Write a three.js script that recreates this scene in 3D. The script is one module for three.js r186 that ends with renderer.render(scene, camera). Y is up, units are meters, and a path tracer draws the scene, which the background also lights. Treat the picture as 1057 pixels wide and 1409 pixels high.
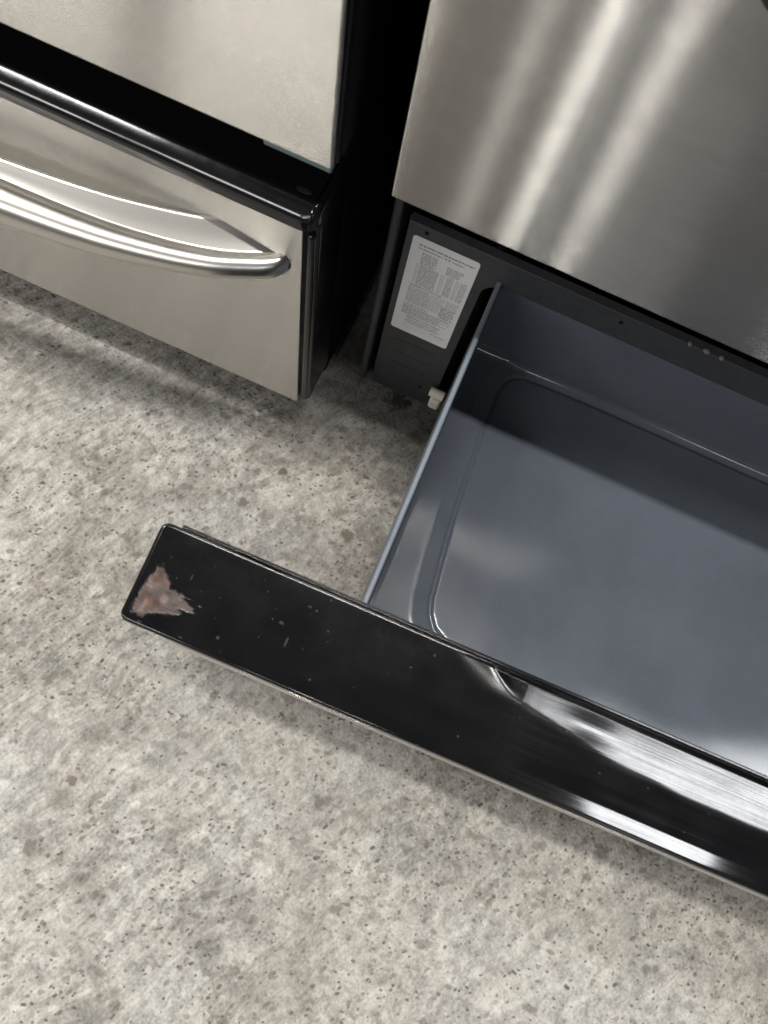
import * as THREE from 'three';
import { RoundedBoxGeometry } from 'three/addons/geometries/RoundedBoxGeometry.js';
import { mergeGeometries } from 'three/addons/utils/BufferGeometryUtils.js';
import { RectAreaLightUniformsLib } from 'three/addons/lights/RectAreaLightUniformsLib.js';

// ------------------------------------------------------------------ camera, light, exposure
const scene = new THREE.Scene();
const camera = new THREE.PerspectiveCamera(67.36, 0.75, 0.02, 60);
camera.position.set(0, 0.6, 0);
camera.quaternion.setFromRotationMatrix(new THREE.Matrix4().makeBasis(
  new THREE.Vector3(0.9134, 0.1207, -0.3889).normalize(),
  new THREE.Vector3(-0.4072, 0.2673, -0.8734).normalize(),
  new THREE.Vector3(-0.0015, 0.956, 0.2933).normalize()));
camera.focus = 0.5; camera.userData.fStop = 15;
scene.add(camera);
camera.updateMatrixWorld();

const renderer = new THREE.WebGLRenderer({ antialias: true });
renderer.setSize(768, 1024);
renderer.toneMapping = THREE.LinearToneMapping;
renderer.toneMappingExposure = 1;
renderer.shadowMap.enabled = true;
scene.background = new THREE.Color().setRGB(0.05, 0.052, 0.056);   // dim light of the shop all round
RectAreaLightUniformsLib.init();

// ceiling lamps of the shop and two added fill panels: [x, y, z, width along x, length along z, radiance, colour, label]
const LAMPS = [
  [0.0, 2.5, -0.15, 1.2, 0.06, 195, [1, 0.975, 0.93], 'long thin ceiling tube lamp right above the two stove fronts'],
  [1.55, 2.5, -0.68, 1.2, 0.34, 32, [0.96, 0.98, 1], 'wide ceiling lamp above the right stove'],
  [-2.05, 2.5, 0.06, 1.7, 0.24, 46, [1, 0.985, 0.95], 'wide ceiling lamp far left above the left stove'],
  [0.06, 2.5, 3.1, 0.06, 1.8, 33, [1, 0.98, 0.94], 'narrow ceiling tube in front of the stoves, the left one of a pair'],
  [0.36, 2.5, 3.1, 0.04, 1.8, 38, [1, 0.97, 0.94], 'narrow ceiling tube in front of the stoves, the right one of a pair'],
  [-2.65, 2.5, 2.6, 1.3, 0.8, 15, [1, 0.965, 0.92], 'broad fill panel added in front of the left stove to brighten its steel, farther from the narrow tubes'],  // this and the next are added fill light for the left steel
  [-1.2, 2.5, 2.6, 1.1, 0.8, 15, [1, 0.965, 0.92], 'broad fill panel added in front of the left stove to brighten its steel, nearer to the narrow tubes'],
  [-0.22, 2.5, 3.1, 0.05, 1.6, 13, [1, 0.99, 0.96], 'dim narrow ceiling tube left of the bright pair'],
  [1.85, 2.5, 3.1, 0.4, 1.2, 9, [0.98, 0.99, 1], 'ceiling lamp in front of the right stove, right of the narrow tubes'],
];

// ------------------------------------------------------------------ helpers
let seed = 12345;
const rnd = () => { seed = (seed * 1664525 + 1013904223) >>> 0; return seed / 4294967296; };
const clamp = (v, a = 0, b = 1) => Math.min(b, Math.max(a, v));
const smooth = (a, b, v) => { const t = clamp((v - a) / (b - a)); return t * t * (3 - 2 * t); };
const lerp = (a, b, t) => a + (b - a) * t;

function lattice(nx, ny, s) {                         // periodic value noise on an nx by ny lattice
  const old = seed; seed = s * 7919 + 17;
  const v = new Float32Array(nx * ny); for (let i = 0; i < v.length; i++) v[i] = rnd();
  seed = old;
  return (u, w) => {                                  // u, w in 0..1, wraps
    let x = (u - Math.floor(u)) * nx, y = (w - Math.floor(w)) * ny;
    let i = Math.floor(x), j = Math.floor(y); const fx = x - i, fy = y - j;
    i %= nx; j %= ny; const i1 = (i + 1) % nx, j1 = (j + 1) % ny;
    const a = fx * fx * (3 - 2 * fx), b = fy * fy * (3 - 2 * fy);
    return (v[j * nx + i] * (1 - a) + v[j * nx + i1] * a) * (1 - b) + (v[j1 * nx + i] * (1 - a) + v[j1 * nx + i1] * a) * b;
  };
}
function dataTexture(w, h, pixel, srgb = true, wrap = THREE.RepeatWrapping) {
  const d = new Uint8Array(w * h * 4), c = [0, 0, 0];
  for (let j = 0; j < h; j++) for (let i = 0; i < w; i++) {
    pixel((i + 0.5) / w, (j + 0.5) / h, c, i, j);
    const k = (j * w + i) * 4;
    for (let q = 0; q < 3; q++) {
      let x = clamp(c[q]);
      if (srgb) x = x <= 0.0031308 ? x * 12.92 : 1.055 * Math.pow(x, 1 / 2.4) - 0.055;
      d[k + q] = Math.round(x * 255);
    }
    d[k + 3] = 255;
  }
  const t = new THREE.DataTexture(d, w, h, THREE.RGBAFormat);
  t.wrapS = t.wrapT = wrap; t.magFilter = THREE.LinearFilter; t.minFilter = THREE.LinearMipmapLinearFilter; t.generateMipmaps = true;
  if (srgb) t.colorSpace = THREE.SRGBColorSpace;
  t.needsUpdate = true;
  return t;
}
function mesh(name, geometry, material, parent) {
  const g = Array.isArray(geometry) ? mergeGeometries(geometry.map((q) => { const p = q.index ? q.toNonIndexed() : q; for (const k of Object.keys(p.attributes)) if (!['position', 'normal', 'uv'].includes(k)) p.deleteAttribute(k); return p; })) : geometry;
  const m = new THREE.Mesh(g, material); m.name = name; m.castShadow = m.receiveShadow = true;
  parent.add(m); return m;
}
function thing(name, label, category, group) {
  const o = new THREE.Group(); o.name = name; o.userData = { label, category };
  if (group) o.userData.group = group;
  scene.add(o); return o;
}
// box by its limits, edges rounded by r, uv in metres (front faces: x, y; tops: x, z; sides: z, y)
function box(x0, x1, y0, y1, z0, z1, r = 0.001) {
  const g = new RoundedBoxGeometry(x1 - x0, y1 - y0, z1 - z0, 3, Math.min(r, (x1 - x0) / 2.1, (y1 - y0) / 2.1, (z1 - z0) / 2.1));
  g.translate((x0 + x1) / 2, (y0 + y1) / 2, (z0 + z1) / 2);
  return planar(g);
}
function planar(g) {
  const p = g.attributes.position, n = g.attributes.normal, uv = new Float32Array(p.count * 2);
  for (let i = 0; i < p.count; i++) {
    const a = Math.abs(n.getX(i)), b = Math.abs(n.getY(i)), c = Math.abs(n.getZ(i));
    const [u, v] = c >= a && c >= b ? [p.getX(i), p.getY(i)] : b >= a ? [p.getX(i), p.getZ(i)] : [p.getZ(i), p.getY(i)];
    uv[i * 2] = u; uv[i * 2 + 1] = v;
  }
  g.setAttribute('uv', new THREE.BufferAttribute(uv, 2));
  return g;
}
// a sheet over a grid of parameters: at(i, j) gives [x, y, z, u, v]; flip turns its front side
function sheet(ni, nj, at, flip = false) {
  const pos = [], uv = [], idx = [];
  for (let j = 0; j < nj; j++) for (let i = 0; i < ni; i++) { const p = at(i, j); pos.push(p[0], p[1], p[2]); uv.push(p[3], p[4]); }
  for (let j = 0; j + 1 < nj; j++) for (let i = 0; i + 1 < ni; i++) {
    const a = j * ni + i, b = a + 1, c = a + ni, d = c + 1;
    if (flip) idx.push(a, b, c, b, d, c); else idx.push(a, c, b, b, c, d);
  }
  const g = new THREE.BufferGeometry();
  g.setAttribute('position', new THREE.Float32BufferAttribute(pos, 3));
  g.setAttribute('uv', new THREE.Float32BufferAttribute(uv, 2));
  g.setIndex(idx); g.computeVertexNormals();
  return g;
}
const range = (a, b, n) => Array.from({ length: n }, (_, i) => a + (b - a) * i / (n - 1));

// ------------------------------------------------------------------ materials
// concrete: a tile of 1 m
const TILE = 1.0;
const rust = [0.115, 0.085, 0.068], darkpit = [0.07, 0.056, 0.045];
const spots = [];                                       // [x, z, radius, strength, colour, stretch, angle]
for (const [x, z, r, s, c] of [
  [-0.1293, 0.142, 0.006, 0.75, rust], [-0.1234, 0.0931, 0.0034, 0.85, rust], [-0.0183, -0.1533, 0.0045, 0.8, rust], [-0.0405, 0.1059, 0.005, 0.45, darkpit],
  [0.0446, 0.0395, 0.005, 0.6, darkpit], [0.049, 0.036, 0.0034, 0.6, rust], [-0.0877, -0.1811, 0.0032, 0.85, darkpit], [-0.1054, -0.1441, 0.0036, 0.8, rust], [-0.027, -0.2808, 0.008, 0.97, [0.01, 0.01, 0.01]], [-0.019, -0.2815, 0.004, 0.97, [0.01, 0.01, 0.01]],
  [-0.1252, 0.0588, 0.011, 0.4, darkpit], [-0.1577, 0.0726, 0.013, 0.25, darkpit], [-0.1221, 0.1057, 0.008, 0.4, rust], [-0.137, 0.135, 0.007, 0.45, rust], [-0.12, -0.03, 0.012, 0.3, darkpit], [-0.15, -0.05, 0.014, 0.22, darkpit],
  [-0.006, -0.16, 0.006, 0.35, rust], [0.01, -0.157, 0.007, 0.4, darkpit]]) spots.push([x, z, r, s, c, 1, 0]);
const cl = lattice(14, 14, 5), cl2 = lattice(5, 5, 6);
for (let i = 0; i < 34000; i++) {
  const x = (rnd() - 0.5) * TILE, z = (rnd() - 0.5) * TILE, u = x / TILE + 0.5, v = z / TILE + 0.5;
  const dens = 0.06 + 0.8 * smooth(0.25, 0.8, 0.6 * cl(u, v) + 0.4 * cl2(u, v)) + 0.35 * smooth(-0.06, 0.12, x);
  if (rnd() > dens) continue;
  const big = Math.pow(rnd(), 6.5);
  spots.push([x, z, lerp(0.0006, 0.0029, big), lerp(0.3, 0.9, rnd()) * (big < 0.2 ? 1 : 0.6), rnd() < 0.28 ? rust : darkpit, lerp(1, 2.2, rnd()), 0.55 + (rnd() - 0.5) * 1.6]);
}
const N = 2048, pitA = new Float32Array(N * N), pitC = new Uint8Array(N * N), palette = [rust, darkpit, [0.01, 0.01, 0.01]];
const wob = lattice(300, 300, 9), wob2 = lattice(640, 640, 10);
for (const [x, z, r, s, c, st, an] of spots) {
  const R = r * st * 1.9 + 0.001, pc = palette.findIndex((q) => q[0] === c[0]);
  const i0 = Math.floor(((x - R) / TILE + 0.5) * N), i1 = Math.ceil(((x + R) / TILE + 0.5) * N), j0 = Math.floor(((z - R) / TILE + 0.5) * N), j1 = Math.ceil(((z + R) / TILE + 0.5) * N);
  const ca = Math.cos(an), sa = Math.sin(an);
  for (let j = j0; j <= j1; j++) for (let i = i0; i <= i1; i++) {
    const ii = ((i % N) + N) % N, jj = ((j % N) + N) % N;
    const dx = ((i + 0.5) / N - 0.5) * TILE - x, dz = ((j + 0.5) / N - 0.5) * TILE - z;
    const a = (dx * ca - dz * sa) / st, b = dx * sa + dz * ca;
    const w = wob(ii / N, jj / N) * 0.75 + wob2(ii / N, jj / N) * 0.55 + 0.4;
    const d = Math.hypot(a, b) / (r * w), soft = r > 0.0062 ? 0.75 : r > 0.0014 ? 0.34 : 0.3;
    const v = s * (1 - smooth(1 - soft, 1 + soft, d)), k = jj * N + ii;
    if (v > pitA[k]) { pitA[k] = v; pitC[k] = pc; }
  }
}
const n1 = lattice(4, 4, 1), n2 = lattice(13, 13, 2), n3 = lattice(47, 47, 3), n4 = lattice(170, 170, 4), n5 = lattice(600, 600, 7), n6 = lattice(1024, 1024, 8);
const st1 = lattice(16, 110, 11), st2 = lattice(40, 300, 12), bl = lattice(24, 24, 13), wx = lattice(30, 30, 14);
const heightF = new Float32Array(N * N);
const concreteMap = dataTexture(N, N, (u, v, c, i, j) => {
  const k = j * N + i, w = (wx(u, v) - 0.5) * 0.03;
  // worn by trowel and brush, aslant
  const su = u - 2 * v + w, sv = 2 * u + v + w;
  const stroke = st1(su, sv) * 0.45 + st2(su, sv) * 0.55;
  const left = 1 - smooth(0.36, 0.62, u - (v - 0.6) * 0.35 + (n2(u, v) - 0.5) * 0.3);
  const fine = 0.4 * n5(u, v) + 0.35 * n6(u, v) + 0.25 * n4(u, v);
  let t = 0.3 * (1 + (n1(u, v) - 0.5) * 0.12 + (n2(u, v) - 0.5) * 0.26 + (n3(u + w, v - w) - 0.5) * 0.12 + (n4(u + w * 0.3, v) - 0.5) * 0.2 + (fine - 0.5) * 0.95);
  t *= 1 + (stroke - 0.5) * lerp(0.3, 0.66, left);
  const blotch = smooth(0.5, 0.75, 0.45 * bl(u + w, v) + 0.3 * n3(u, v + w) + 0.25 * n4(v, u)) * lerp(0.6, 1, left);
  const pale = smooth(0.55, 0.8, 0.5 * n3(v + 0.3, u + w) + 0.5 * n4(u + 0.5, v)) * 0.16;
  t *= 1 + pale * 0.8 - blotch * 0.26;
  // darker band along the foot of the stoves, with a ragged edge
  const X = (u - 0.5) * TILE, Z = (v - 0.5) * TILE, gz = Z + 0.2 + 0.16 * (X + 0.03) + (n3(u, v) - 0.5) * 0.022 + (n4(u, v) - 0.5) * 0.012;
  const footBand = (1 - smooth(-0.012, 0.014, gz)) * 0.26 + (1 - smooth(-0.08, 0.0, gz)) * 0.32 + 0.2 * Math.exp(-((gz / 0.005) ** 2)) * n3(v, u);
  t *= 1 - footBand * smooth(-0.13, -0.085, X + (n3(v, u) - 0.5) * 0.02);

  const warm = 0.004 + (n2(v, u + 0.2) - 0.5) * 0.035 + (n3(v, u) - 0.5) * 0.02 + blotch * 0.008;
  const p = pitA[k], q = palette[pitC[k]];
  heightF[k] = 0.6 + (n4(u, v) - 0.5) * 0.25 + (n5(u, v) - 0.5) * 0.3 + (stroke - 0.5) * 0.35 - p * 0.55;
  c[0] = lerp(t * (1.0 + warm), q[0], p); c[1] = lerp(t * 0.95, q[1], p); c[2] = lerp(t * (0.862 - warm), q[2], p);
});
const concreteBump = dataTexture(N, N, (u, v, c, i, j) => { c[0] = c[1] = c[2] = heightF[j * N + i]; }, false);
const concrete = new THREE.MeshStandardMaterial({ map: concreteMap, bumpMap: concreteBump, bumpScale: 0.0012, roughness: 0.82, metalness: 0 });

// brushed steel: grain along u, uv in metres
const gr1 = lattice(6, 512, 21), gr2 = lattice(24, 1024, 22), gr3 = lattice(60, 1024, 23), sm1 = lattice(5, 4, 24);
const grain = (u, v) => 0.3 * gr1(u, v) + 0.35 * gr2(u, v) + 0.35 * gr3(u, v);
const steelMap = dataTexture(1024, 1024, (u, v, c) => { const t = 1 + (grain(u, v) - 0.5) * 0.32 + (sm1(u, v) - 0.5) * 0.04; c[0] = 0.66 * t; c[1] = 0.638 * t; c[2] = 0.6 * t; });
// brushing: hair-fine grooves along x, which tilt the surface up and down only
const steelNormal = dataTexture(64, 256, (u, v, c, i, j) => {
  const p = (j % 32) / 32, a = 0.78 * (p < 0.5 ? 4 * p - 1 : 3 - 4 * p);
  c[0] = 0.5; c[1] = 0.5 + 0.5 * Math.sin(a); c[2] = 0.5 + 0.5 * Math.cos(a);
}, false);
steelMap.repeat.set(4, 4);
steelNormal.repeat.set(40, 1400);
const steel = new THREE.MeshPhysicalMaterial({ map: steelMap, roughness: 0.17, normalMap: steelNormal, metalness: 1, anisotropy: 1, anisotropyRotation: Math.PI / 2 });
const steelSatin = new THREE.MeshStandardMaterial({ color: new THREE.Color().setRGB(0.56, 0.54, 0.505), roughness: 0.3, metalness: 1 });

const speck = lattice(512, 512, 31), speck2 = lattice(60, 60, 32), speck3 = lattice(14, 14, 33);
const enamelRough = dataTexture(1024, 1024, (u, v, c) => { const t = 0.1 + speck2(u, v) * 0.04 + speck3(u, v) * 0.05; c[0] = c[1] = c[2] = t; }, false);
const enamelBump = dataTexture(1024, 1024, (u, v, c) => { c[0] = c[1] = c[2] = 0.5 * speck(u, v) + 0.5 * speck2(u, v); }, false);
enamelRough.repeat.set(4, 4); enamelBump.repeat.set(4, 4);
const blackGloss = new THREE.MeshPhysicalMaterial({ color: new THREE.Color().setRGB(0.006, 0.006, 0.007), roughnessMap: enamelRough, roughness: 0.9, bumpMap: enamelBump, bumpScale: 0.00001 });
const blackSatin = new THREE.MeshPhysicalMaterial({ specularIntensity: 0.35, color: new THREE.Color().setRGB(0.004, 0.0042, 0.005), roughness: 0.7 });
const frameMap = dataTexture(512, 512, (u, v, c) => { const t = 0.8 + speck2(u, v) * 0.25 + speck3(u, v) * 0.2; c[0] = 0.036 * t; c[1] = 0.038 * t; c[2] = 0.042 * t; });
frameMap.repeat.set(5, 5);
const framePaint = new THREE.MeshStandardMaterial({ map: frameMap, roughness: 0.5, bumpMap: enamelBump, bumpScale: 0.0001 });
// slate enamel of the drawer pan
const panDust = lattice(11, 7, 41), panDust2 = lattice(40, 40, 42);
const panMap = dataTexture(1024, 1024, (u, v, c) => {
  let t = 0.93 + (panDust(u, v) - 0.5) * 0.12 + (panDust2(u, v) - 0.5) * 0.05 + (speck(u, v) - 0.5) * 0.1;
  if (speck(u * 3, v * 3) > 0.985 && speck2(v, u) > 0.5) t *= 0.5;
  c[0] = 0.107 * t; c[1] = 0.122 * t; c[2] = 0.149 * t;
});
const panRough = dataTexture(1024, 1024, (u, v, c) => { const t = 0.11 + panDust(u, v) * 0.05 + panDust2(u, v) * 0.02; c[0] = c[1] = c[2] = t; }, false);
const panBump = dataTexture(1024, 1024, (u, v, c) => { c[0] = c[1] = c[2] = 0.6 * speck(u, v) + 0.4 * speck2(u, v); }, false);
for (const t of [panMap, panRough, panBump]) t.repeat.set(3.3, 3.3);
const panEnamel = new THREE.MeshPhysicalMaterial({ map: panMap, roughnessMap: panRough, roughness: 1, bumpMap: panBump, bumpScale: 0.00002 });
const rimEnamel = new THREE.MeshPhysicalMaterial({ color: new THREE.Color().setRGB(0.15, 0.175, 0.21), roughness: 0.45, bumpMap: panBump, bumpScale: 0.0002 });
const cream = new THREE.MeshStandardMaterial({ color: new THREE.Color().setRGB(0.72, 0.7, 0.58), roughness: 0.5 });
const glassEdge = new THREE.MeshPhysicalMaterial({ color: new THREE.Color().setRGB(0.1, 0.15, 0.155), roughness: 0.15 });
const rustFleck = new THREE.MeshStandardMaterial({ color: new THREE.Color().setRGB(0.2, 0.16, 0.15), roughness: 0.9 });

// ------------------------------------------------------------------ the setting: floor and lamps
{
  const g = new THREE.PlaneGeometry(12, 12, 1, 1); g.rotateX(-Math.PI / 2);
  const p = g.attributes.position, uv = g.attributes.uv;
  for (let i = 0; i < p.count; i++) uv.setXY(i, p.getX(i) / TILE + 0.5, p.getZ(i) / TILE + 0.5);
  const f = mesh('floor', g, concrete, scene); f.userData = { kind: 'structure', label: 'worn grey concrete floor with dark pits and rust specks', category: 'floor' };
}
const lampWhite = new THREE.MeshStandardMaterial({ color: 0xdddddd, roughness: 0.6 });
LAMPS.forEach(([x, y, z, w, l, power, col, label], n) => {
  const t = thing(n ? 'ceiling_lamp_' + String(n).padStart(3, '0') : 'ceiling_lamp', label, 'lamp');
  t.position.set(x, y, z);
  mesh('housing', new RoundedBoxGeometry(w + 0.06, 0.06, l + 0.06, 2, 0.01).translate(0, 0.05, 0), lampWhite, t);
  const glow = new THREE.MeshStandardMaterial({ color: 0x333333, emissive: new THREE.Color().setRGB(...col), emissiveIntensity: 2, roughness: 0.6 });
  mesh('diffuser', new RoundedBoxGeometry(w, 0.02, l, 2, 0.006).translate(0, 0.014, 0), glow, t);
  const a = new THREE.RectAreaLight(new THREE.Color().setRGB(...col), power, w, l);
  a.rotation.x = -Math.PI / 2; t.add(a);
});

// ------------------------------------------------------------------ shared builders
// black enamel cap of a drawer front: a formed sheet; x from xl rightwards to xr, z from zb (back) to zf (front); end = which end is rounded in plan
function capShape(xs, zb, zf, top, endX, endDir, opt) {
  const { rb = 0.002, rf = 0.0025, dropB = 0.014, dropF = 0.0065, rc = 0.004, re = 0.003, dropE = 0.02 } = opt;
  // profile over z: [z offset kind, drop]
  const prof = [];
  prof.push([zb, dropB]);
  for (const a of range(0, Math.PI / 2, 7)) prof.push([zb + rb * (1 - Math.cos(a)), rb * (1 - Math.sin(a))]);
  for (const z of range(zb + rb, zf - rf, opt.nz || 90).slice(1, -1)) prof.push([z, 0]);
  for (const a of range(Math.PI / 2, 0, 9)) prof.push([zf - rf * (1 - Math.cos(a)), rf * (1 - Math.sin(a))]);
  prof.push([zf, dropF]);
  // along x: rounded end
  const along = [[endX, dropE]];
  for (const a of range(0, Math.PI / 2, 9)) along.push([endX + endDir * re * (1 - Math.cos(a)), re * (1 - Math.sin(a))]);
  for (const x of xs) along.push([x, 0]);
  const zc = (zb + zf) / 2, half = (zf - zb) / 2;
  return sheet(along.length, prof.length, (i, j) => {
    const [x, dx] = along[i], [z0, dz] = prof[j];
    const d = Math.abs(x - endX), inset = d < rc ? rc - Math.sqrt(Math.max(0, rc * rc - (rc - d) * (rc - d))) : 0;
    const z = zc + (z0 - zc) * (half - inset) / half;
    const y = top(x, z) - Math.max(dx, dz, dx > 0 && dz > 0 ? Math.min(0.02, Math.hypot(dx, dz)) : 0);
    return [x, y, z, x, z];
  }, endDir < 0);
}

// ------------------------------------------------------------------ left stove
const LX = -0.085, LZ = -0.2175;
{
  const r = thing('kitchen_range', 'left stainless steel stove with closed drawer and curved steel bar handle', 'stove');
  mesh('body', [box(LX - 0.757, LX - 0.004, 0.03, 0.9, -0.86, -0.262, 0.002), box(LX - 0.76, LX - 0.001, 0.285, 0.9, -0.262, -0.2535, 0.001)], blackSatin, r);
  mesh('cooktop', box(LX - 0.762, LX + 0.001, 0.9, 0.915, -0.86, -0.225, 0.004), blackGloss, r);
  // leveling foot
  mesh('foot', [new THREE.CylinderGeometry(0.014, 0.017, 0.014, 20).translate(LX - 0.03, 0.007, -0.33), new THREE.CylinderGeometry(0.006, 0.006, 0.03, 12).translate(LX - 0.03, 0.027, -0.33)].map(planar), new THREE.MeshStandardMaterial({ color: 0x3a3733, roughness: 0.8 }), r);
  // oven door
  const door = mesh('oven_door', box(LX - 0.755, -0.0802, 0.3185, 0.8, LZ - 0.004, LZ, 0.0015), steel, r);
  mesh('door_core', box(LX - 0.756, -0.0793, 0.3175, 0.8, -0.252, LZ - 0.0042, 0.002), blackGloss, door);
  mesh('bottom_trim', box(-0.1145, -0.0815, 0.3125, 0.3172, LZ - 0.008, LZ - 0.003, 0.001), glassEdge, door);
  // drawer
  const shape = new THREE.Shape();
  const xr = -0.0935, yt = 0.2765, y0 = 0.06, xl = LX - 0.75, rr = 0.009;
  shape.moveTo(xl, y0); shape.lineTo(xr - 0.001, y0); shape.lineTo(xr, y0 + 0.001); shape.lineTo(xr, yt - rr); shape.absarc(xr - rr, yt - rr, rr, 0, Math.PI / 2); shape.lineTo(xl, yt);
  const pg = new THREE.ExtrudeGeometry(shape, { depth: 0.003, bevelEnabled: true, bevelThickness: 0.0008, bevelSize: 0.0006, bevelSegments: 2, curveSegments: 10 });
  pg.translate(0, 0, LZ - 0.0038);
  const dr = mesh('drawer', planar(pg), steel, r);
  const tray = box(LX - 0.757, LX - 0.0006, 0.0585, 0.272, -0.258, LZ - 0.0042, 0.003);
  mesh('drawer_frame', tray, blackGloss, dr);
  // rounded bead and right edge framing the steel
  const xs = range(LX - 0.003, LX - 0.4, 140);
  mesh('top_cap', capShape(xs, -0.2575, LZ + 0.0042, (x, z) => 0.2865 - 0.0028 * smooth(-0.224, -0.2145, z), LX, -1, { rf: 0.005, dropF: 0.0095, rb: 0.002, rc: 0.008, re: 0.004, dropE: 0.016, nz: 40 }), blackGloss, dr);
  // side bead
  const side = new THREE.CapsuleGeometry(0.0024, 0.196, 6, 14); side.translate(-0.0892, 0.0585 + 0.106, LZ - 0.0032);
  mesh('edge_bead', planar(side), blackGloss, dr);
  mesh('scuff', planar(new THREE.SphereGeometry(1, 14, 8).scale(0.0042, 0.0002, 0.0017).translate(-0.0963, 0.2868, -0.2262)), new THREE.MeshStandardMaterial({ color: 0x161618, roughness: 0.7 }), dr);
  // bow handle: one section swept along x
  const mid = LX - 0.378, WH = 0.0287, NP = 9, NA = 30;
  // back lip, a plate sloping down to a crease, then the round bar; towards its end the bar thins and the plate widens
  const section = (i, x) => {
    const r = lerp(0.0072, 0.0118, smooth(-0.115, -0.3, x)), cd = WH - r, a0 = 2.3, kd = cd + r * Math.cos(a0), kv = 0.0004 - 0.53 * (kd - 0.0032), cv = kv - r * Math.sin(a0);
    const lip = [[0, -0.0012], [0.0004, 0.0002], [0.0012, 0.0009], [0.0022, 0.0009], [0.0032, 0.0004]];
    if (i < lip.length) return lip[i];
    if (i < lip.length + NP) { const t = (i - lip.length + 1) / (NP + 1), e = t + 0.0; return [lerp(0.0032, kd, e), lerp(0.0004, kv, e) - 0.00025 * Math.sin(Math.PI * t)]; }
    const k = i - lip.length - NP;
    if (k < NA) { const an = lerp(a0, -1.9, k / (NA - 1)); return [cd + r * Math.cos(an), cv + r * Math.sin(an)]; }
    return [[cd * 0.6, cv - r * 0.75], [0.004, cv * 0.95], [0, -0.011]][k - NA];
  };
  const NS = 5 + NP + NA + 3;
  const bow = [[-0.0985, -0.2165], [-0.105, -0.2075], [-0.12, -0.199], [-0.137, -0.1915], [-0.165, -0.1835], [-0.2, -0.1765], [-0.245, -0.1715], [-0.3, -0.168], [-0.463, -0.164]];
  const hx = [...range(mid, -0.2, 60), ...range(-0.1985, -0.0995, 110)];
  const front = (x) => { for (let i = 1; i < bow.length; i++) if (x >= bow[i][0]) { const p0 = bow[Math.max(0, i - 2)], p1 = bow[i - 1], p2 = bow[i], p3 = bow[Math.min(bow.length - 1, i + 1)], t = (x - p1[0]) / (p2[0] - p1[0]); const m1 = (p2[1] - p0[1]) / (p2[0] - p0[0]) * (p2[0] - p1[0]), m2 = (p3[1] - p1[1]) / (p3[0] - p1[0]) * (p2[0] - p1[0]); return (2 * t ** 3 - 3 * t * t + 1) * p1[1] + (t ** 3 - 2 * t * t + t) * m1 + (3 * t * t - 2 * t ** 3) * p2[1] + (t ** 3 - t * t) * m2; } return bow[bow.length - 1][1]; };
  const hg = sheet(NS, hx.length * 2 - 1, (i, j) => {
    const k = Math.abs(j - (hx.length - 1)), x = hx[k], zf = front(x), w = WH;
    const [d, h] = section(i, x), tip = smooth(-0.1045, -0.0995, x);
    const sq = Math.sqrt(Math.max(0, 1 - Math.pow(tip, 3)));
    const zz = Math.max(zf - w + d, LZ - 0.0035);
    const yb = 0.2465;
    const X = j < hx.length - 1 ? 2 * mid - x : x;
    return [X, yb - 0.012 + (h + 0.012) * (0.6 + 0.4 * sq), lerp(zz, Math.min(zz, LZ + 0.004), tip * 0.4), X, d + 0.3];
  }, true);
  mesh('handle', hg, steelSatin, dr);
}

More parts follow.
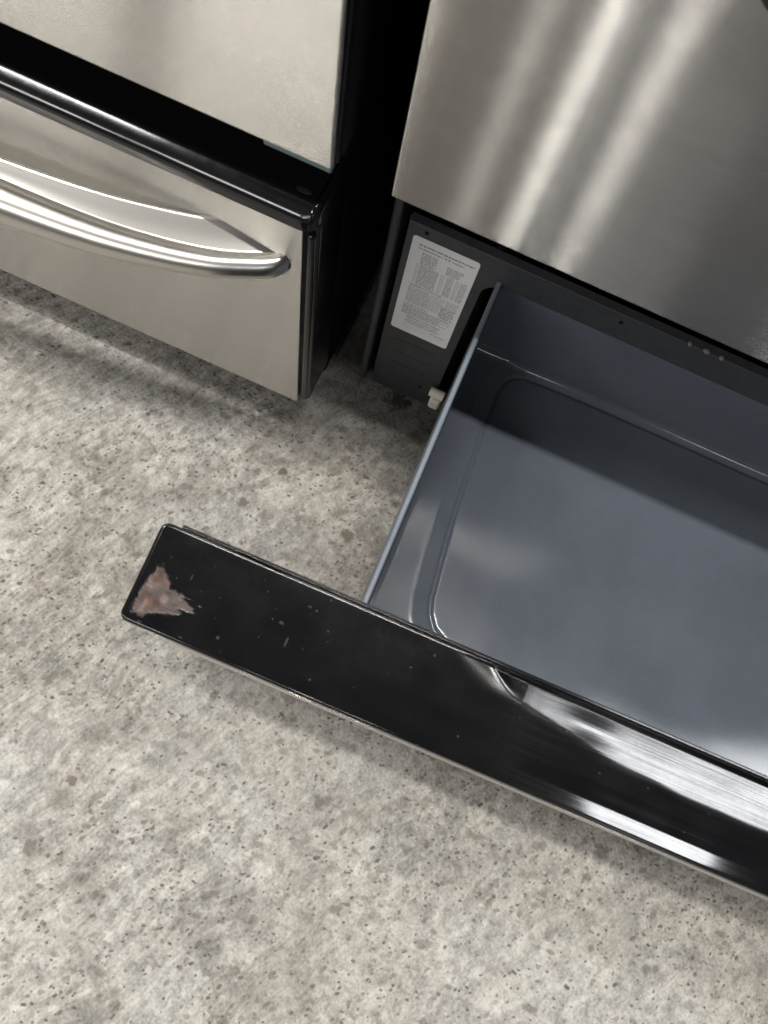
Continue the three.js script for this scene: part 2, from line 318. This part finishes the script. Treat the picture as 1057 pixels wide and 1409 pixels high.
// ------------------------------------------------------------------ right stove with its drawer pulled out
const RX = -0.058, RZ = -0.24, FZ = -0.2855;
{
  const r = thing('kitchen_range_001', 'right stainless steel stove with its dark drawer pulled open and a paper label', 'stove');
  const W = 0.757, xr = RX + W;
  // shell: side panels, back, top
  mesh('side_panel', box(RX - 0.007, RX - 0.0012, 0.012, 0.9, -0.88, FZ + 0.006, 0.002), framePaint, r);
  mesh('side_panel', box(xr - 0.003, xr + 0.003, 0.012, 0.9, -0.88, FZ + 0.006, 0.002), framePaint, r);
  mesh('back_panel', box(RX - 0.001, xr - 0.004, 0.012, 0.9, -0.88, -0.86, 0.002), blackSatin, r);
  mesh('cavity_roof', box(RX - 0.001, xr - 0.004, 0.232, 0.9, -0.859, FZ - 0.004, 0.002), blackSatin, r);
  mesh('cooktop', box(RX - 0.008, xr + 0.004, 0.901, 0.915, -0.88, -0.245, 0.004), blackGloss, r);
  // front frame with the drawer opening
  const fs = new THREE.Shape(); fs.moveTo(RX + 0.0035, 0.004); fs.lineTo(-0.0005, 0.004);
  const top = 0.1965, R = 0.016, rt = 0.652;
  fs.lineTo(-0.0005, top - R); fs.absarc(-0.0005 + R, top - R, R, Math.PI, Math.PI / 2, true);
  fs.lineTo(rt - R, top); fs.absarc(rt - R, top - R, R, Math.PI / 2, 0, true); fs.lineTo(rt, 0.004); fs.lineTo(xr - 0.006, 0.004); fs.lineTo(xr - 0.006, 0.222); fs.lineTo(RX + 0.0035, 0.222);
  const fg = new THREE.ExtrudeGeometry(fs, { depth: 0.0016, bevelEnabled: true, bevelThickness: 0.0006, bevelSize: 0.0005, bevelSegments: 2, curveSegments: 12 });
  fg.translate(0, 0, FZ - 0.0022);
  const frame = mesh('front_frame', planar(fg), framePaint, r);
  mesh('frame_lip', box(RX + 0.004, xr - 0.006, 0.2228, 0.2246, FZ - 0.003, FZ + 0.0035, 0.0006), framePaint, frame);
  mesh('inner_flange', [box(-0.0018, -0.0008, 0.004, top - R, FZ - 0.02, FZ - 0.003, 0.0003), box(0.016, rt - R, top + 0.001, top + 0.002, FZ - 0.02, FZ - 0.003, 0.0003)], blackSatin, frame);
  for (const y of [0.087, 0.069, 0.052]) mesh('slot', box(-0.044, -0.0135, y, y + 0.0005, FZ - 0.0003, FZ + 0.0001, 0.0002), blackSatin, frame);
  for (const [x, y] of [[-0.043, 0.215], [-0.014, 0.03], [0.083, 0.213], [-0.004, 0.024]]) mesh('screw_hole', planar(new THREE.CylinderGeometry(0.0014, 0.0014, 0.0006, 14).rotateX(Math.PI / 2).translate(x, y, FZ + 0.0001)), blackSatin, frame);
  for (const [x, w, h] of [[0.1325, 0.0045, 0.002], [0.142, 0.0032, 0.0022], [0.122, 0.0025, 0.0013]]) mesh('rust_fleck', planar(new THREE.SphereGeometry(1, 10, 6).scale(w / 2, h / 2, 0.0018).translate(x, 0.2246, FZ + 0.003)), rustFleck, frame);
  // paper label
  const cv = document.createElement('canvas'); cv.width = 420; cv.height = 1000;
  const q = cv.getContext('2d');
  q.fillStyle = '#dadadc'; q.fillRect(0, 0, 420, 1000);
  const line = (x0, x1, y, h, shade) => { let x = x0; q.fillStyle = shade; while (x < x1) { const w = 5 + rnd() * 20; for (let a = x; a < Math.min(x + w, x1); a += 5) q.fillRect(a, y + rnd() * 1.5, 3.4, h * (0.6 + rnd() * 0.4)); x += w + 6; } };
  line(48, 396, 52, 19, '#5f5f63'); line(48, 205, 84, 14, '#75757a'); line(215, 250, 82, 17, '#6c6c70'); line(262, 335, 86, 14, '#75757a');
  for (let y = 116; y < 225; y += 13) line(78, 165 + rnd() * 20, y, 9, '#6c6c70'); for (let y = 150; y < 222; y += 16) line(245, 330 + rnd() * 30, y, 11, '#68686c');
  for (let y = 236; y < 432; y += 12) { line(60, 76, y, 7, '#98989c'); line(84, 206, y, 9, '#747478'); line(224, 250, y, 7, '#8d8d91'); line(264, 308, y, 9, '#727276'); line(322, 346, y, 7, '#8a8a8e'); line(356, 394, y, 9, '#7b7b80'); }
  line(54, 262, 446, 15, '#55555a'); for (let y = 470; y < 650; y += 12) { line(50, 150 + rnd() * 70, y, 8, '#76767a'); line(160, 280 + rnd() * 30, y, 7, '#94949a'); }
  for (let y = 470; y < 540; y += 15) line(310, 390, y, 9, '#8d8d92'); for (let y = 548; y < 665; y += 19) line(292, 372 + rnd() * 20, y, 15, '#68686c');
  line(46, 212, 664, 12, '#515155'); for (let y = 686; y < 780; y += 13) line(46, 300 + rnd() * 90, y, 9, '#6e6e73');
  line(88, 330, 800, 14, '#5a5a5e'); for (let y = 822; y < 880; y += 13) line(88, 300 + rnd() * 50, y, 9, '#7a7a7e'); line(78, 250, 905, 8, '#98989c'); line(272, 384, 898, 12, '#626266'); line(90, 380, 935, 7, '#9a9a9e');
  const lt = new THREE.CanvasTexture(cv); lt.colorSpace = THREE.SRGBColorSpace; lt.wrapS = lt.wrapT = THREE.ClampToEdgeWrapping;
  const ls = new THREE.Shape(); const lw = 0.0438, lh = 0.1075, lr = 0.0022;
  ls.moveTo(lr, 0); ls.lineTo(lw - lr, 0); ls.absarc(lw - lr, lr, lr, -Math.PI / 2, 0); ls.lineTo(lw, lh - lr); ls.absarc(lw - lr, lh - lr, lr, 0, Math.PI / 2); ls.lineTo(lr, lh); ls.absarc(lr, lh - lr, lr, Math.PI / 2, Math.PI); ls.lineTo(0, lr); ls.absarc(lr, lr, lr, Math.PI, 1.5 * Math.PI);
  const lg = new THREE.ExtrudeGeometry(ls, { depth: 0.0003, bevelEnabled: false, curveSegments: 6 });
  const lp = lg.attributes.position, luv = lg.attributes.uv; for (let i = 0; i < lp.count; i++) luv.setXY(i, lp.getX(i) / lw, lp.getY(i) / lh);
  lg.translate(-0.0503, 0.1022, FZ + 0.0002);
  mesh('paper_label', lg, new THREE.MeshStandardMaterial({ map: lt, roughness: 0.6 }), r).userData.label = 'pale grey paper rating label with small print';
  // drawer guide of cream plastic
  const gd = mesh('drawer_guide', [box(-0.0025, 0.0068, 0.027, 0.0415, FZ + 0.002, FZ + 0.013, 0.0025), planar(new THREE.CylinderGeometry(0.004, 0.004, 0.012, 18).rotateZ(Math.PI / 2).translate(0.001, 0.0425, FZ + 0.006))], cream, r);
  gd.userData.label = 'small cream plastic drawer guide';
  // oven door
  const door = mesh('oven_door', [box(RX, RX + 0.752, 0.2905, 0.8, RZ - 0.004, RZ, 0.0013)], steel, r);
  mesh('door_core', box(RX + 0.002, RX + 0.75, 0.292, 0.8, -0.281, RZ - 0.0042, 0.002), blackGloss, door);
  const ws = new THREE.Shape(); const wx0 = 0.036, wx1 = 0.6, wy0 = 0.4365, wy1 = 0.7, wr = 0.012;
  ws.moveTo(wx0 + wr, wy0); ws.lineTo(wx1 - wr, wy0); ws.absarc(wx1 - wr, wy0 + wr, wr, -Math.PI / 2, 0); ws.lineTo(wx1, wy1 - wr); ws.absarc(wx1 - wr, wy1 - wr, wr, 0, Math.PI / 2); ws.lineTo(wx0 + wr, wy1); ws.absarc(wx0 + wr, wy1 - wr, wr, Math.PI / 2, Math.PI); ws.lineTo(wx0, wy0 + wr); ws.absarc(wx0 + wr, wy0 + wr, wr, Math.PI, 1.5 * Math.PI);
  mesh('window', planar(new THREE.ExtrudeGeometry(ws, { depth: 0.0016, bevelEnabled: true, bevelThickness: 0.0006, bevelSize: 0.0006, bevelSegments: 2, curveSegments: 8 }).translate(0, 0, RZ - 0.001)), blackGloss, door);

  // ---- the drawer, turned a little in its opening (own axes: x along the front, z outwards)
  const DX = -0.0895, DF = -0.0148, DB = -0.062, DR = 0.664, HP = 0.09;
  const dr = mesh('drawer', planar(new THREE.ExtrudeGeometry((() => { const s = new THREE.Shape(); const a = DX + 0.0085, b = DR, y0 = 0.058, y1 = 0.2352, k = 0.005; s.moveTo(a, y0); s.lineTo(b, y0); s.lineTo(b, y1); s.lineTo(a + k, y1); s.absarc(a + k, y1 - k, k, Math.PI / 2, Math.PI); s.lineTo(a, y0); return s; })(), { depth: 0.002, bevelEnabled: true, bevelThickness: 0.0008, bevelSize: 0.0006, bevelSegments: 2 }).translate(0, 0, DF - 0.0022).translate(0, -0.236, -DF).rotateX(0.03).translate(0, 0.236, DF)), steel, r);
  dr.rotation.y = 0.0125; dr.userData.label = 'open drawer with slate grey pan and chipped black top edge';
  mesh('drawer_frame', [box(DX + 0.0004, DR + 0.006, 0.0565, 0.235, DB + 0.001, DF - 0.0026, 0.002), box(DX + 0.0002, DX + 0.007, 0.057, 0.2375, DB + 0.004, DF + 0.0002, 0.0015)].map((g) => g.translate(0, -0.236, -DF).rotateX(0.03).translate(0, 0.236, DF)), blackGloss, dr);
  // top cap: flat on the left, hollowed as a finger pull from x = 0.085 on, dented where the hollow begins
  const wob3 = lattice(9, 3, 51), wob4 = lattice(23, 5, 52);
  const capTop = (x, z) => {
    const main = 0.2512 - 0.155 * (z + 0.062);
    const ox = x - (z + 0.0525) * 1.2, on = 0.36 * lerp(smooth(0.064, 0.084, ox), clamp((ox - 0.066) / 0.0165), 0.6) + 0.64 * smooth(0.0842, 0.0935, ox);
    // finger pull: a shallow floor rising to the front behind a short step
    const b = lerp(-0.0447, -0.0435, smooth(0.1, 0.25, x)), mb = 0.2512 - 0.155 * (b + 0.062);
    const wv = (wob3(x * 2.2, z * 6) - 0.5) * 0.0011 + (wob4(x * 2.2, z * 6) - 0.5) * 0.00035;
    const qx = clamp((0.155 - x) / 0.061), floorY = mb + 0.0007 - 0.0013 * (1 - qx * qx) + 0.052 * (z - b) + wv * 0.8;
    const back = floorY + (main - floorY) * (1 - smooth(-0.0613, -0.0596, z));
    const kk = 0.00045, hh = clamp(0.5 + 0.5 * (main - back) / kk), mn = lerp(main, back, hh) - kk * hh * (1 - hh);
    let y = lerp(main, mn, on);
    // shallow trough before the front edge
    const on2 = smooth(0.1, 0.15, x) * (1 - smooth(0.19, 0.235, x));
    const tr = 0.0016 * smooth(-0.031, -0.0225, z) - (0.155 + 0.11) * Math.max(0, z + 0.0225);
    y -= on2 * (z < -0.0225 ? 0.0016 * smooth(-0.031, -0.0225, z) : tr);
    const k1 = Math.exp(-(((x - 0.128) / 0.012) ** 2) - (((z + 0.052) / 0.006) ** 2));
    y += 0.0004 * k1;
    return y;
  };
  // colour and gloss of the cap: black enamel with scratches, specks and a chip down to pinkish primer
  const CW = 0.36, CH = 0.055, X0 = -0.095, Z0 = -0.066;      // patch covered by the map, metres
  const chip = [[-0.083, -0.0416], [-0.0805, -0.0435], [-0.078, -0.0405], [-0.0745, -0.0381], [-0.0735, -0.0352], [-0.071, -0.0352], [-0.0663, -0.0345], [-0.063, -0.032], [-0.0584, -0.0325], [-0.0615, -0.0305], [-0.0595, -0.0285], [-0.064, -0.027], [-0.0673, -0.0245], [-0.0764, -0.0216], [-0.0795, -0.0192], [-0.0842, -0.0187], [-0.0862, -0.0205], [-0.0856, -0.0269], [-0.0845, -0.0347]];
  const inPoly = (x, y) => { let c = false; for (let i = 0, j = chip.length - 1; i < chip.length; j = i++) { const [xi, yi] = chip[i], [xj, yj] = chip[j]; if ((yi > y) !== (yj > y) && x < (xj - xi) * (y - yi) / (yj - yi) + xi) c = !c; } return c; };
  const toPoly = (x, y) => { let d = 1; for (let i = 0, j = chip.length - 1; i < chip.length; j = i++) { const [ax, ay] = chip[j], [bx, by] = chip[i], ex = bx - ax, ey = by - ay, t = clamp(((x - ax) * ex + (y - ay) * ey) / (ex * ex + ey * ey)); d = Math.min(d, Math.hypot(x - ax - t * ex, y - ay - t * ey)); } return inPoly(x, y) ? -d : d; };
  const e1 = lattice(180, 28, 61), e2 = lattice(420, 70, 62), e3 = lattice(1400, 240, 63), e4 = lattice(30, 8, 64), sc = lattice(14, 300, 65), eA = lattice(95, 15, 66);
  const marks = [[-0.0665, -0.0432, 0.0003, 0.0014], [-0.0445, -0.0235, 0.0008, 0.0008], [-0.0155, -0.0335, 0.0005, 0.0024], [0.001, -0.0225, 0.00055, 0.00055], [-0.012, -0.052, 0.0009, 0.0005], [-0.0085, -0.0515, 0.0006, 0.0005], [0.0, -0.0452, 0.0005, 0.0004], [-0.021, -0.0405, 0.0011, 0.0007], [0.049, -0.054, 0.0006, 0.0006], [0.068, -0.0555, 0.0004, 0.0004], [0.041, -0.045, 0.0006, 0.0004], [-0.0795, -0.0165, 0.0011, 0.0004], [-0.06, -0.0172, 0.001, 0.0003], [0.105, -0.05, 0.0005, 0.0005], [0.118, -0.0465, 0.0006, 0.0006], [0.1385, -0.035, 0.0005, 0.0004]];
  for (let i = 0; i < 45; i++) marks.push([X0 + rnd() * 0.3, Z0 + rnd() * CH, 0.0002 + rnd() * 0.0003, 0.0002 + rnd() * 0.0003]);
  const chipAt = (u, v) => { const x = X0 + u * CW, z = Z0 + v * CH; if (x > -0.05) return 0; const rt = smooth(-0.075, -0.06, x), d = toPoly(x, z) + (e1(u, v) - 0.5) * 0.0018 + (eA(u, v * 3) - 0.5) * 0.004 * rt + (e3(u, v) - 0.5) * 0.0006; return (1 - smooth(-0.0026, 0.0006, d)) * (0.6 + 0.4 * smooth(0.3, 0.6, eA(u + 0.2, v + 0.6) * 0.6 + e1(v, u) * 0.4)); };
  const markAt = (u, v) => { const x = X0 + u * CW, z = Z0 + v * CH; let m = 0; for (const [a, b, w, h] of marks) { const p = (x - a) / w, q2 = (z - b) / h, d = p * p + q2 * q2; if (d < 2) m = Math.max(m, (1 - smooth(0.3, 1.6, d)) * (w > 0.00045 || h > 0.00045 ? 0.8 : 0.5)); } return m * (0.5 + 0.5 * e3(u, v)); };
  const cm = dataTexture(2048, 320, (u, v, c) => {
    const k = chipAt(u, v), m = markAt(u, v);
    const t = 0.8 + 1.1 * (eA(u, v) - 0.5) + 0.5 * (e1(u, v) - 0.5) + 0.35 * (e3(u, v) - 0.5), pale = smooth(0.55, 0.85, eA(u + 0.3, v + 0.4) * 0.65 + e1(u, v) * 0.35);
    const b = 0.0035 + 0.0015 * e4(u, v), mk = m * 0.055;
    c[0] = lerp(b + mk, (0.17 + pale * 0.17) * t * 0.5, k); c[1] = lerp(b + mk, (0.088 + pale * 0.135) * t * 0.5, k); c[2] = lerp(b * 1.15 + mk, (0.066 + pale * 0.115) * t * 0.5, k);
  }, true, THREE.ClampToEdgeWrapping);
  const crg = dataTexture(2048, 320, (u, v, c) => { const k = chipAt(u, v), x = X0 + u * CW, z = Z0 + v * CH, pull = smooth(0.07, 0.11, x), r0 = 0.095 + (sc(u, v) - 0.5) * 0.1 * pull + 0.025 * e4(u, v) + 0.015 * e1(u, v) + pull * 0.045; c[0] = c[1] = c[2] = lerp(clamp(r0, 0.08, 0.4), 0.75, k); }, false, THREE.ClampToEdgeWrapping);
  const cb = dataTexture(2048, 320, (u, v, c) => { c[0] = c[1] = c[2] = 0.5 + (sc(u, v) - 0.5) * 0.02 * smooth(0.07, 0.11, X0 + u * CW) - chipAt(u, v) * (0.35 + 0.3 * (e2(u, v) - 0.5)); }, false, THREE.ClampToEdgeWrapping);
  const capMat = new THREE.MeshPhysicalMaterial({ map: cm, roughnessMap: crg, roughness: 1, bumpMap: cb, bumpScale: 0.0004 });
  const cx = [...range(DX + 0.003, 0.06, 90), ...range(0.0606, 0.3, 420), ...range(0.305, DR + 0.006, 60)];
  const cg = capShape(cx, DB, DF + 0.0004, capTop, DX, 1, { rb: 0.0018, rf: 0.0018, rc: 0.0045, re: 0.0022, dropB: 0.014, dropF: 0.0055, dropE: 0.02, nz: 110 });
  const cuv = cg.attributes.uv; for (let i = 0; i < cuv.count; i++) cuv.setXY(i, (cuv.getX(i) - X0) / CW, (cuv.getY(i) - Z0) / CH);
  const cap = mesh('top_cap', cg, capMat, dr); cap.userData.label = 'black enamel top edge with a pinkish paint chip and a dented finger pull';
  mesh('back_lip', box(DX + 0.0085, DR, 0.232, 0.2478, DB - 0.0022, DB - 0.0003, 0.0006), blackGloss, dr);

  // pan: formed sheet with an embossed floor
  const PL = 0.0137, PR = 0.56, PB = -0.3035, PF = -0.0635, RIM = 0.2, RF = 0.007;
  const edge = [];
  const half = [[0.306, -0.2972], [0.258, -0.2973], [0.1174, -0.2978], [0.0735, -0.2972], [0.06, -0.2965], [0.0512, -0.2925], [0.0462, -0.286], [0.0446, -0.277], [0.0452, -0.2446], [0.0467, -0.2145], [0.0488, -0.1739], [0.0522, -0.1398], [0.0553, -0.1133], [0.0585, -0.103], [0.0645, -0.0945], [0.074, -0.089], [0.09, -0.087], [0.306, -0.087]];
  for (const p of half) edge.push(p);
  const inside = (x, z) => { let c = false; for (let i = 0, j = edge.length - 1; i < edge.length; j = i++) { const [xi, yi] = edge[i], [xj, yj] = edge[j]; if ((yi > z) !== (yj > z) && x < (xj - xi) * (z - yi) / (yj - yi) + xi) c = !c; } return c; };
  const sdist = (x, z) => { const xm = x > 0.286 ? 0.572 - x : x; let d = 1; for (let i = 1; i < edge.length; i++) { const [ax, ay] = edge[i - 1], [bx, by] = edge[i], ex = bx - ax, ey = by - ay, t = clamp(((xm - ax) * ex + (z - ay) * ey) / (ex * ex + ey * ey)); d = Math.min(d, Math.hypot(xm - ax - t * ex, z - ay - t * ey)); } return inside(xm, z) ? -d : d; };
  const pw = lattice(5, 4, 71), pw2 = lattice(14, 9, 72);
  const emboss = (x, z) => {
    const s = sdist(x, z);
    let y = 0.0016 * smooth(0.0003, 0.0125, s) - 0.0014 * Math.exp(-((s / 0.0016) ** 2));
    y += 0.00028 * Math.exp(-(((s - 0.0125) / 0.0018) ** 2));
    y += (pw(x * 1.6, z * 3) - 0.5) * 0.0018 + (pw2(x * 1.6, z * 3) - 0.5) * 0.0005;
    return y;
  };
  const wallX = [], wallZ = [];
  wallX.push([PL, RIM - HP], [PL, 0.05], [PL, 0.02], [PL, RF]);
  for (const a of range(0, Math.PI / 2, 7).slice(1)) wallX.push([PL + RF * (1 - Math.cos(a)), RF * (1 - Math.sin(a))]);
  for (const x of [...range(PL + RF, 0.09, 120).slice(1), ...range(0.0925, 0.3, 85), ...range(0.306, PR - RF, 40)]) wallX.push([x, 0]);
  for (const a of range(Math.PI / 2, 0, 7).slice(1)) wallX.push([PR - RF * (1 - Math.cos(a)), RF * (1 - Math.sin(a))]);
  wallX.push([PR, RIM - HP]);
  const RB = 0.005;
  wallZ.push([PB, RIM - HP], [PB, 0.06], [PB, 0.02], [PB, RB]);
  for (const a of range(0, Math.PI / 2, 7).slice(1)) wallZ.push([PB + RB * (1 - Math.cos(a)), RB * (1 - Math.sin(a))]);
  for (const z of [...range(PB + RB, -0.27, 36).slice(1), ...range(-0.2685, -0.11, 100), ...range(-0.109, PF - RF, 30)]) wallZ.push([z, 0]);
  for (const a of range(Math.PI / 2, 0, 6).slice(1)) wallZ.push([PF - RF * (1 - Math.cos(a)), RF * (1 - Math.sin(a))]);
  wallZ.push([PF, RIM - HP]);
  const pan = mesh('pan', sheet(wallX.length, wallZ.length, (i, j) => {
    const [x, a] = wallX[i], [z, b] = wallZ[j], h = Math.max(a, b);
    return [x, HP + h + emboss(x, z) * (1 - smooth(0, 0.006, h)), z, x + (j < 4 ? 0 : 0), z + (j < 4 ? -b : 0)];
  }), panEnamel, dr);
  mesh('rim', [box(PL - 0.0036, PL - 0.0002, RIM - 0.006, RIM + 0.0004, PB, PF + 0.001, 0.0015), box(PL - 0.003, PR + 0.003, RIM - 0.006, RIM + 0.0004, PB - 0.0036, PB - 0.0002, 0.0015)], rimEnamel, pan);
  mesh('outer_wall', box(PL - 0.0021, PL - 0.0006, HP - 0.004, RIM - 0.0062, PB, PF + 0.001, 0.0004), rimEnamel, pan);
}

renderer.render(scene, camera);
